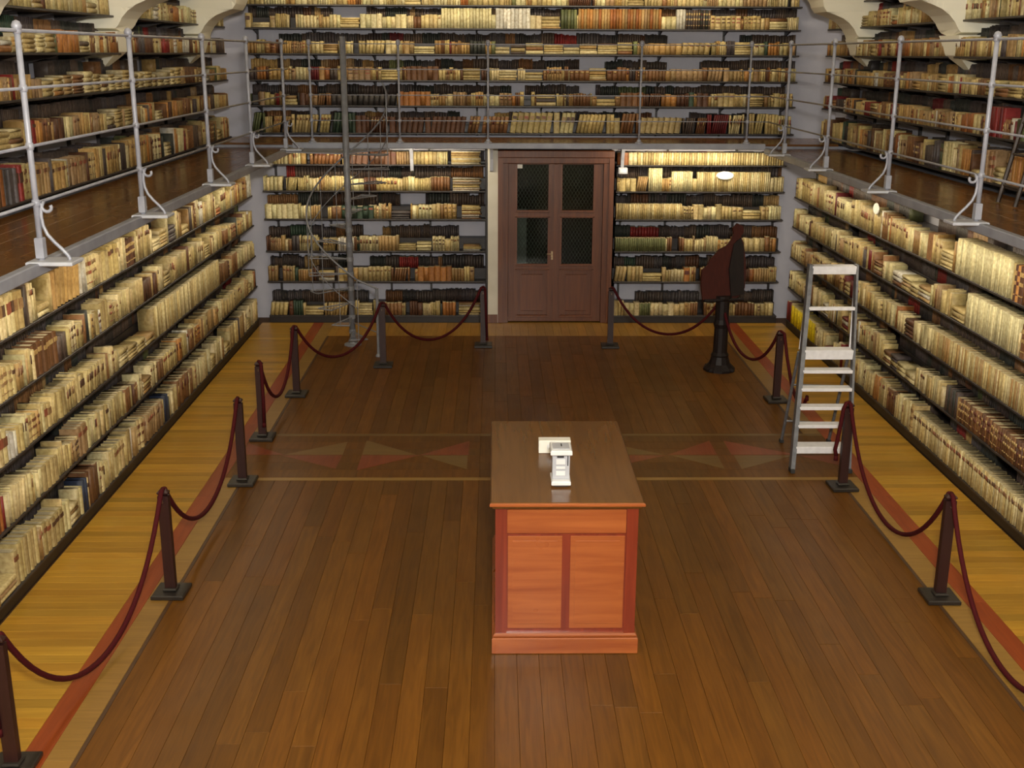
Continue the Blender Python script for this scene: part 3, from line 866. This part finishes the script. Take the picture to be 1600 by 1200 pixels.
# lobby behind the glass, its unlit darkness put into the wall colour
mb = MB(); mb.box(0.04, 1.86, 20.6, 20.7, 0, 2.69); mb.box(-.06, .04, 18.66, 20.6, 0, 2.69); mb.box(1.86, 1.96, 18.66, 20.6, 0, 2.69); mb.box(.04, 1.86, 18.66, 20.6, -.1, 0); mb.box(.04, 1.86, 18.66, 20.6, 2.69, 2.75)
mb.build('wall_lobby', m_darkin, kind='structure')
mb = MB().box(.30, .52, 19.1, 19.14, .0, 1.72, .01); oo = mb.build('display_board', m_greyp); tag(oo, 'pale upright board standing behind the left pane of the door', 'board')

# ------------------------------------------------------------ desk
dk = thing('reading_desk', 'orange-red cherry wood cabinet desk with dark glossy top, centre of the floor', 'desk', (.505, 8.4, 0))
dk.scale = (1, 1, 1.012)
mb = MB(); mb.box(-.54, .54, -.93, .93, 1.145, 1.175, .008); mb.box(-.525, .525, -.915, .915, 1.122, 1.145, .006); mb.build('desk_top', m_desktop, dk)
mb = MB(); mb.box(-.545, .545, -.945, -.93, 1.147, 1.173, .006); mb.build('top_edge', m_desk, dk)
MB().box(-.49, .49, -.87, .87, .15, 1.122, .003).build('body', m_deskr, dk)
for sx in (-1, 1):
    for sy2 in (-1, 1):
        MB().box(sx*.505, sx*.425, sy2*.885, sy2*.805, .15, 1.122, .006).build('corner_post', m_deskr, dk)
MB().box(-.42, .42, -.882, -.872, .925, 1.105, .005).build('frieze_panel', m_desk, dk)
MB().box(-.42, .42, .872, .882, .925, 1.105, .005).build('frieze_panel', m_desk, dk)
for a, b_ in ((-.415, -.03), (.03, .415)):
    for sy2 in (-1, 1):
        mb = MB(); mb.box(a, b_, sy2*.872, sy2*.878, .19, .905, .003); mb.box(a+.035, b_-.035, sy2*.876, sy2*.882, .225, .87, .006); mb.build('panel', m_desk, dk)
for a, b_ in ((-.78, -.28), (-.24, .24), (.28, .78)):
    for s in (-1, 1):
        mb = MB(); mb.box(s*.492, s*.500, a, b_, .19, 1.09, .004); mb.build('side_panel', m_desk, dk)
MB().box(-.53, .53, -.91, .91, 0, .125, .006).build('plinth', m_desk, dk)
MB().box(-.52, .52, -.90, .90, .125, .155, .01).build('plinth_moulding', m_desk, dk)
# things on the desk
cb = MB(); cb.box(-.125, .125, 0, .09, 0, .105, .004); oo = cb.build('white_box', m_paper); oo.location = (.465, 8.50, 1.190)
tag(oo, 'plain white oblong box standing on the desk behind the white stand', 'box')
MB().box(-.06, .06, -.0015, .0, .03, .075, 0).build('box_panel', m_whitep, oo)
st = thing('desk_stand', 'white plastic apparatus with wide head and grey front on the desk', 'device', (.475, 7.86, 1.190))
mb = MB(); mb.box(-.07, .07, -.10, .10, .012, .045, .006); mb.build('base', m_whitep, st)
MB().box(-.05, .05, -.08, .08, 0, .012, 0).build('foot', m_rub, st)
mb = MB(); mb.box(-.062, .062, -.05, .08, .045, .235, .006); mb.build('body', m_greyp, st)
mb = MB(); mb.box(-.078, .078, -.085, .12, .235, .275, .008); mb.build('head', m_whitep, st)
mb = MB(); mb.box(-.060, .060, -.05, .08, .275, .280, .003); mb.build('top_tray', m_greyp, st)
MB().box(.0, .008, -.0, .05, .281, .284).build('slot', m_rub, st)
mb = MB(); mb.box(-.035, .03, -.056, -.050, .075, .11, .002); mb.build('lower_panel', m_whitep, st)
mb = MB(); mb.box(-.035, .03, -.056, -.050, .125, .145, .002); mb.build('middle_panel', m_whitep, st)
mb = MB(); mb.box(-.035, .03, -.056, -.050, .16, .20, .002); mb.build('upper_panel', m_whitep, st)
MB().box(-.03, .02, -.057, -.0505, .212, .228, .001).build('display', m_rub, st)
MB().box(.045, .052, -.056, -.050, .15, .23, .001).build('side_strip', m_rub, st)

# ------------------------------------------------------------ stanchions and ropes
SH = .90
def stanchion(x, y, label, basew=.26):
    t = thing('rope_stanchion', label, 'stanchion', (x, y, 0), random.uniform(-.05, .05))
    mb = MB(); mb.box(-basew/2, basew/2, -basew/2, basew/2, 0, .04, .008); mb.box(-.055, .055, -.055, .055, .04, .065, .01); mb.build('base', m_pbase, t)
    mb = MB(); mb.prism([(-.042, -.028), (.042, -.028), (.042, .028), (-.042, .028)], .06, SH-.05, 'z'); mb.box(-.044, .044, -.03, .03, SH-.05, SH, .02); mb.build('post', m_post, t)
    MB().tube([(.0, -.028, SH-.10), (.0, -.045, SH-.10), (.0, -.045, SH-.075)], .005, 6).build('hook', m_brass, t)
    return t
ST = {'l0': (-2.93, 6.12), 'l2': (-2.61, 8.48), 'l3': (-2.56, 10.97), 'l4': (-2.63, 12.37), 'l5': (-2.53, 14.08), 'b1': (-1.56, 15.5), 'b2': (-.18, 16.64),
      'b3': (1.71, 16.61), 'r2': (3.54, 13.83), 'r3': (3.5, 10.81), 'r4': (3.57, 8.36), 'r5': (3.6, 5.9)}
SL = {'l0': 'dark red-brown rope post nearest the camera, cut by the left frame edge', 'l2': 'dark wooden rope post second from the camera along the left side',
      'l3': 'dark wooden rope post third from the camera along the left side', 'l4': 'dark wooden rope post with rope folded down it, fourth on left side',
      'l5': 'dark wooden rope post near the back left corner, before the shelves', 'b1': 'dark wooden rope post in front of the spiral staircase foot',
      'b2': 'dark wooden rope post standing just left of the door', 'b3': 'dark wooden rope post standing just right of the door',
      'r2': 'slim dark rope post between the lectern and the aluminium stepladder', 'r3': 'dark rope post in front of the aluminium stepladder with hanging rope end',
      'r4': 'dark rope post nearest the camera on the right side', 'r5': 'dark rope post just beyond the lower right corner of the frame'}
for k, (x, y) in ST.items():
    stanchion(x, y, SL[k])
def rope(a, b_, sag, label, za=SH-.01, zb=SH-.01, n=26, ends=True):
    A = Vector((a[0], a[1], za)); B = Vector((b_[0], b_[1], zb)); pts = []
    d = (B-A); d.z = 0; dn = d.normalized()
    if ends: pts += [A+Vector((0, 0, -.10))+dn*-.0+dn*.045, ]
    top = A+dn*.04; top2 = B-dn*.04
    def cat(t): return math.cosh(3.4*(t-.5))/math.cosh(1.7)
    lo = cat(.5)
    for i in range(n+1):
        t = i/n; p = top.lerp(top2, t); p.z -= sag*(1-(cat(t)-lo)/(1-lo)); pts.append(p)
    mb = MB(); P = pts[1:] if ends else pts
    # little hump over the top of each post
    P = [A+Vector((0, 0, .012))]+P+[B+Vector((0, 0, .012))]
    mb.tube(P, .020, 8)
    o = mb.build('barrier_rope', m_rope, smooth=True); tag(o, label, 'rope')
    return o
rope(ST['l0'], ST['l2'], .80, 'dark red rope drooping low between the two nearest left posts')
rope(ST['l2'], ST['l3'], .64, 'dark red rope hanging between second and third left posts')
rope(ST['l4'], ST['l5'], .62, 'dark red rope hanging steeply between fourth left post and corner post')
rope(ST['l5'], ST['b1'], .55, 'dark red rope from the back left corner post to staircase post')
rope(ST['b1'], ST['b2'], .64, 'dark red rope hanging from staircase post to post left of door')
LEC = (3.10, 15.32)
rope(ST['b3'], LEC, .58, 'dark red rope from post right of door to the lectern', zb=.98)
rope(LEC, ST['r2'], .52, 'dark red rope from the lectern to the slim right post', za=.88)
rope(ST['r3'], ST['r4'], .76, 'dark red rope in a deep loop between the two nearest right posts')
rope(ST['r4'], ST['r5'], .86, 'dark red rope leaving the frame at the lower right corner')
def hanging(pts, label):
    mb = MB(); mb.tube(pts, .020, 8); mb.tube([pts[-1], Vector(pts[-1])+Vector((0, 0, -.05))], [.02, .024], 8)
    o = mb.build('barrier_rope', m_rope, smooth=True); tag(o, label, 'rope')
x, y = ST['r3']
hanging([(x, y, .905), (x-.04, y-.02, .90), (x-.065, y-.03, .84), (x-.08, y-.035, .70), (x-.10, y-.035, .52), (x-.115, y-.035, .42), (x-.10, y-.035, .36)], 'loose dark red rope end hanging down the post before the stepladder')
x, y = ST['l4']
hanging([(x, y, .905), (x+.03, y-.03, .89), (x+.036, y-.036, .75), (x+.036, y-.036, .45), (x+.03, y-.036, .2)], 'dark red rope hanging straight down the fourth left post')
x, y = ST['l0']
hanging([(x, y, .905), (x-.04, y-.02, .88), (x-.045, y-.036, .7), (x-.045, y-.036, .3)], 'dark red rope hanging down the nearest left post')
x, y = ST['b2']
hanging([(x, y, .905), (x+.03, y-.03, .88), (x+.04, y-.036, .6), (x+.055, y-.036, .15)], 'dark red rope hanging down the post left of the door')
x, y = ST['r2']
pts = [(x, y, .905), (x+.04, y-.03, .88), (x+.05, y-.2, .62), (x+.055, y-.5, .33), (x+.06, y-.8, .22), (x+.06, y-1.05, .26), (x+.05, y-1.2, .42)]
hanging(pts, 'dark red rope looping from the slim right post behind the stepladder')

# ------------------------------------------------------------ lectern
lt = thing('lectern', 'dark carved wooden lectern on a column, its red-brown slanted panel turned away', 'lectern', (3.10, 15.32, 0), 0)
mb = MB(); mb.lathe([(.0, 0), (.22, 0), (.22, .03), (.18, .07), (.15, .10), (.13, .16), (.12, .2)], 12); mb.build('base', m_lectd, lt, smooth=False)
for k in range(4):
    a = PI/4+k*PI/2
    MB().box(-.035, .035, -.035, .035, 0, .05, .012).build('foot', m_lectd, lt).location = (.19*math.cos(a), .19*math.sin(a), 0)
mb = MB(); mb.lathe([(.11, .18), (.125, .22), (.10, .26), (.095, .60), (.115, .66), (.095, .72), (.095, .98), (.12, 1.02), (.12, 1.05)], 12); mb.build('column', m_lectd, lt, smooth=False)
# reading panel: outline in its own plane, then leaned back and turned
outl = [((a-1131.5)*.00925, z) for a, z in ((1099, 0), (1097, .20), (1099, .41), (1108, .47), (1112, .55), (1119, .60), (1127, .68), (1138, .72), (1146, .80), (1150, .88), (1149, .96), (1156, 1.02), (1165, .98), (1166, .90), (1161, .84), (1165, .76), (1167, .6), (1168, .37), (1165, .14), (1152, .0))]
pn = MB().prism(outl, -.02, .02, 'y').build('reading_panel', m_lect, lt)
pn.location = (.0, -.02, 1.0); pn.rotation_euler = (math.radians(-12), 0, math.radians(12))
mb = MB().prism([(.10, .03), (.29, .06), (.30, .70), (.26, .82), (.16, .74), (.08, .40)], -.045, -.021, 'y'); q = mb.build('side_board', m_lectd, lt); q.location = (.0, -.02, 1.0); q.rotation_euler = (math.radians(-12), 0, math.radians(12))
mb = MB().box(-.30, .27, -.08, .05, -.03, .01, .01); q = mb.build('book_ledge', m_lectd, lt); q.location = (0, -.02, 1.0); q.rotation_euler = (math.radians(-12), 0, math.radians(12))

# ------------------------------------------------------------ aluminium stepladder
la = thing('stepladder', 'white-grey aluminium platform stepladder standing by the right shelves', 'ladder', (0, 0, 0))
def lp(z, side):
    # stile centre at height z: side 0 left, 1 right
    y = 11.26+.32*z
    xl = 3.10+.105*z; xr = 3.70+.05*z
    return (xl if side == 0 else xr, y, z)
for s in (0, 1):
    a = lp(.02, s); b_ = lp(2.08, s)
    mb = MB()
    wx, wy = (.022 if s == 0 else .012), .045
    V = []
    for p in (a, b_):
        for dx, dy in ((-wx, -wy), (wx, -wy), (wx, wy), (-wx, wy)): V.append((p[0]+dx, p[1]+dy, p[2]))
    mb.add(V, [(3, 2, 1, 0), (4, 5, 6, 7), (0, 1, 5, 4), (1, 2, 6, 5), (2, 3, 7, 6), (3, 0, 4, 7)]); mb.build('stile', m_alud, la)
    MB().box(a[0]-.022, a[0]+.022, a[1]-.052, a[1]+.052, 0, .05, .006).build('foot', m_rub, la)
    # rear leg from the platform down
    c1 = Vector(lp(1.17, s))+Vector((0, .14, 0)); c2 = Vector((c1.x, c1.y+.45, .02))
    mb = MB(); mb.tube([c1, c2], .018, 6); mb.build('rear_leg', m_alud, la)
    MB().box(c2.x-.022, c2.x+.022, c2.y-.025, c2.y+.025, 0, .04, .005).build('foot', m_rub, la)
    d1 = Vector(lp(2.05, s))
    mb = MB(); mb.tube([Vector(lp(1.2, s))+Vector((0, .12, 0)), d1+Vector((0, .02, 0))], .012, 6); mb.build('guard_rail', m_alu, la)
def step(z, hz, dep, nm_='step', th=.03):
    a, b_ = lp(z, 0), lp(z, 1)
    mb = MB(); mb.box(a[0]+.012, b_[0]-.012, a[1]-.045, a[1]-.045+dep, z-th, z, .004)
    mb.box(a[0]+.012, b_[0]-.012, a[1]-.052, a[1]-.038, z-hz, z, .003)
    mb.build(nm_, m_alu, la)
step(.27, .075, .16)
for z in (.485, .665, .85, 1.03): step(z, .035, .12)
step(1.23, .10, .15, 'platform', .03)
step(1.66, .035, .04, 'guard_bar', .02)
step(2.07, .085, .12, 'top_tray', .02)
c1 = Vector(lp(1.17, 0))+Vector((0, .14, 0)); c2 = Vector(lp(1.17, 1))+Vector((0, .14, 0))
for f in (.35, .75):
    MB().tube([Vector((c1.x, c1.y+.45*f, 1.17*(1-f))), Vector((c2.x, c2.y+.30*f, 1.17*(1-f)))], .011, 6).build('rear_brace', m_alud, la)

# ------------------------------------------------------------ spiral staircase
m_stair = plain('stair_grey_steel', (.19, .195, .215), (.26, .265, .285), .45, .1, 12)
sp_ = thing('spiral_staircase', 'grey steel spiral staircase with open treads rising to the left gallery corner', 'staircase', (-2.13, 16.72, 0))
MB().tube([(0, 0, .0), (0, 0, 4.42)], .045, 12).build('centre_pole', m_stair, sp_, smooth=True)
MB().lathe([(.13, 0), (.13, .02), (.07, .04), (.06, .09)], 12).build('base_plate', m_stair, sp_)
NT = 13; RR = .60; A0 = math.radians(-62); DA = math.radians(-24.5)
hand = []
for k in range(NT):
    z = .216*(k+1); a0 = A0+DA*k; a1 = a0+DA*1.02
    mb = MB()
    P = lambda a, r: (r*math.cos(a), r*math.sin(a))
    # tread frame: two radial bars, an outer arc and grating bars
    for a in (a0, a1):
        x1, y1 = P(a, RR); mb.tube([(.03*math.cos(a), .03*math.sin(a), z), (x1, y1, z)], .009, 4)
    arc = [(*P(a0+(a1-a0)*q/4, RR), z) for q in range(5)]; mb.tube(arc, .009, 4)
    for r in (.14, .22, .30, .38, .46, .54):
        mb.tube([(*P(a0+(a1-a0)*q/2, r), z) for q in range(3)], .0035, 3, False)
    mb.lathe([(.052, -.03), (.052, .03)], 10, (0, 0, z))
    mb.build('tread', m_stair, sp_)
    am = (a0+a1)/2; x1, y1 = P(am, RR)
    MB().tube([(x1, y1, z-.01), (x1, y1, z+.88)], .0055, 5).build('baluster', m_stair, sp_)
for k in range(0, NT*4+1):
    a = A0+DA*(.5+k/4); z = .216*(1+k/4)+.88
    if z > 3.8: break
    hand.append((RR*math.cos(a), RR*math.sin(a), z))
MB().tube(hand, .014, 6).build('handrail', m_stair, sp_, smooth=True)
MB().tube([(q[0], q[1], q[2]-.42) for q in hand], .007, 5).build('middle_rail', m_stair, sp_, smooth=True)
x1, y1 = .45, -.68
mb = MB().tube([(x1, y1, 0), (x1, y1, 1.0)], .022, 8); mb.lathe([(.045, 0), (.045, .015), (.028, .04)], 10, (x1, y1, 0)); mb.build('newel_post', m_stair, sp_)
MB().tube([(x1, y1, .99), hand[0]], .014, 6).build('entry_rail', m_stair, sp_)
MB().tube([(x1, y1, .35), (0, 0, .35)], .008, 5).build('stay_bar', m_stair, sp_)
# landing plate between the stair and gallery
mb = MB(); mb.prism([(-.06, .06), (.5, .88), (-.92, .88), (-.92, .3)], 2.80, 2.818, 'z'); mb.build('landing', m_beam, sp_)

# ------------------------------------------------------------ dark ladder on the right gallery
lg = thing('library_ladder', 'small dark wooden ladder leaning on the upper right shelves', 'ladder', (0, 0, 0))
fa = [(4.86, 10.72), (4.86, 11.10)]
for (x, y) in fa:
    mb = MB(); mb.tube([(x, y, ZG+.01), (x+.30, y+.0, ZG+1.55)], .021, 6); mb.build('stile', m_ladd, lg)
for k in range(5):
    t = (k+.6)/5.3; z = ZG+1.55*t; x = 4.86+.30*t
    MB().tube([(x, 10.72, z), (x, 11.10, z)], .014, 6).build('rung', m_ladd, lg)

# ------------------------------------------------------------ small items
def plaque(x, y, z, rz, rx, rzz, label):
    mb = MB(); n = 24
    V = [(rx*math.cos(2*PI*k/n), 0, rzz*math.sin(2*PI*k/n)) for k in range(n)]+[(rx*.94*math.cos(2*PI*k/n), -.012, rzz*.92*math.sin(2*PI*k/n)) for k in range(n)]
    mb.add(V, [tuple(range(n)), tuple(range(n, 2*n))]+[(k, (k+1) % n, n+(k+1) % n, n+k) for k in range(n)])
    o = mb.build('oval_plaque', m_paper); o.location = (x, y, z); o.rotation_euler = (0, 0, rz); tag(o, label, 'plaque')
plaque(3.605, 18.18, 2.375, 0, .14, .065, 'white oval plaque on the back shelves right of the door')
plaque(4.65, 14.0, 2.40, -PI/2, .10, .07, 'white oval plaque below the right gallery edge')
tb = thing('switch_box', 'small grey box mounted on the shelf edge right of the door top', 'box', (1.99, 18.13, 2.40))
MB().box(-.07, .07, -.03, .05, 0, .10, .006).build('case', m_greyp, tb); MB().box(-.05, .05, -.036, -.029, .02, .08, .003).build('lid', m_whitep, tb)
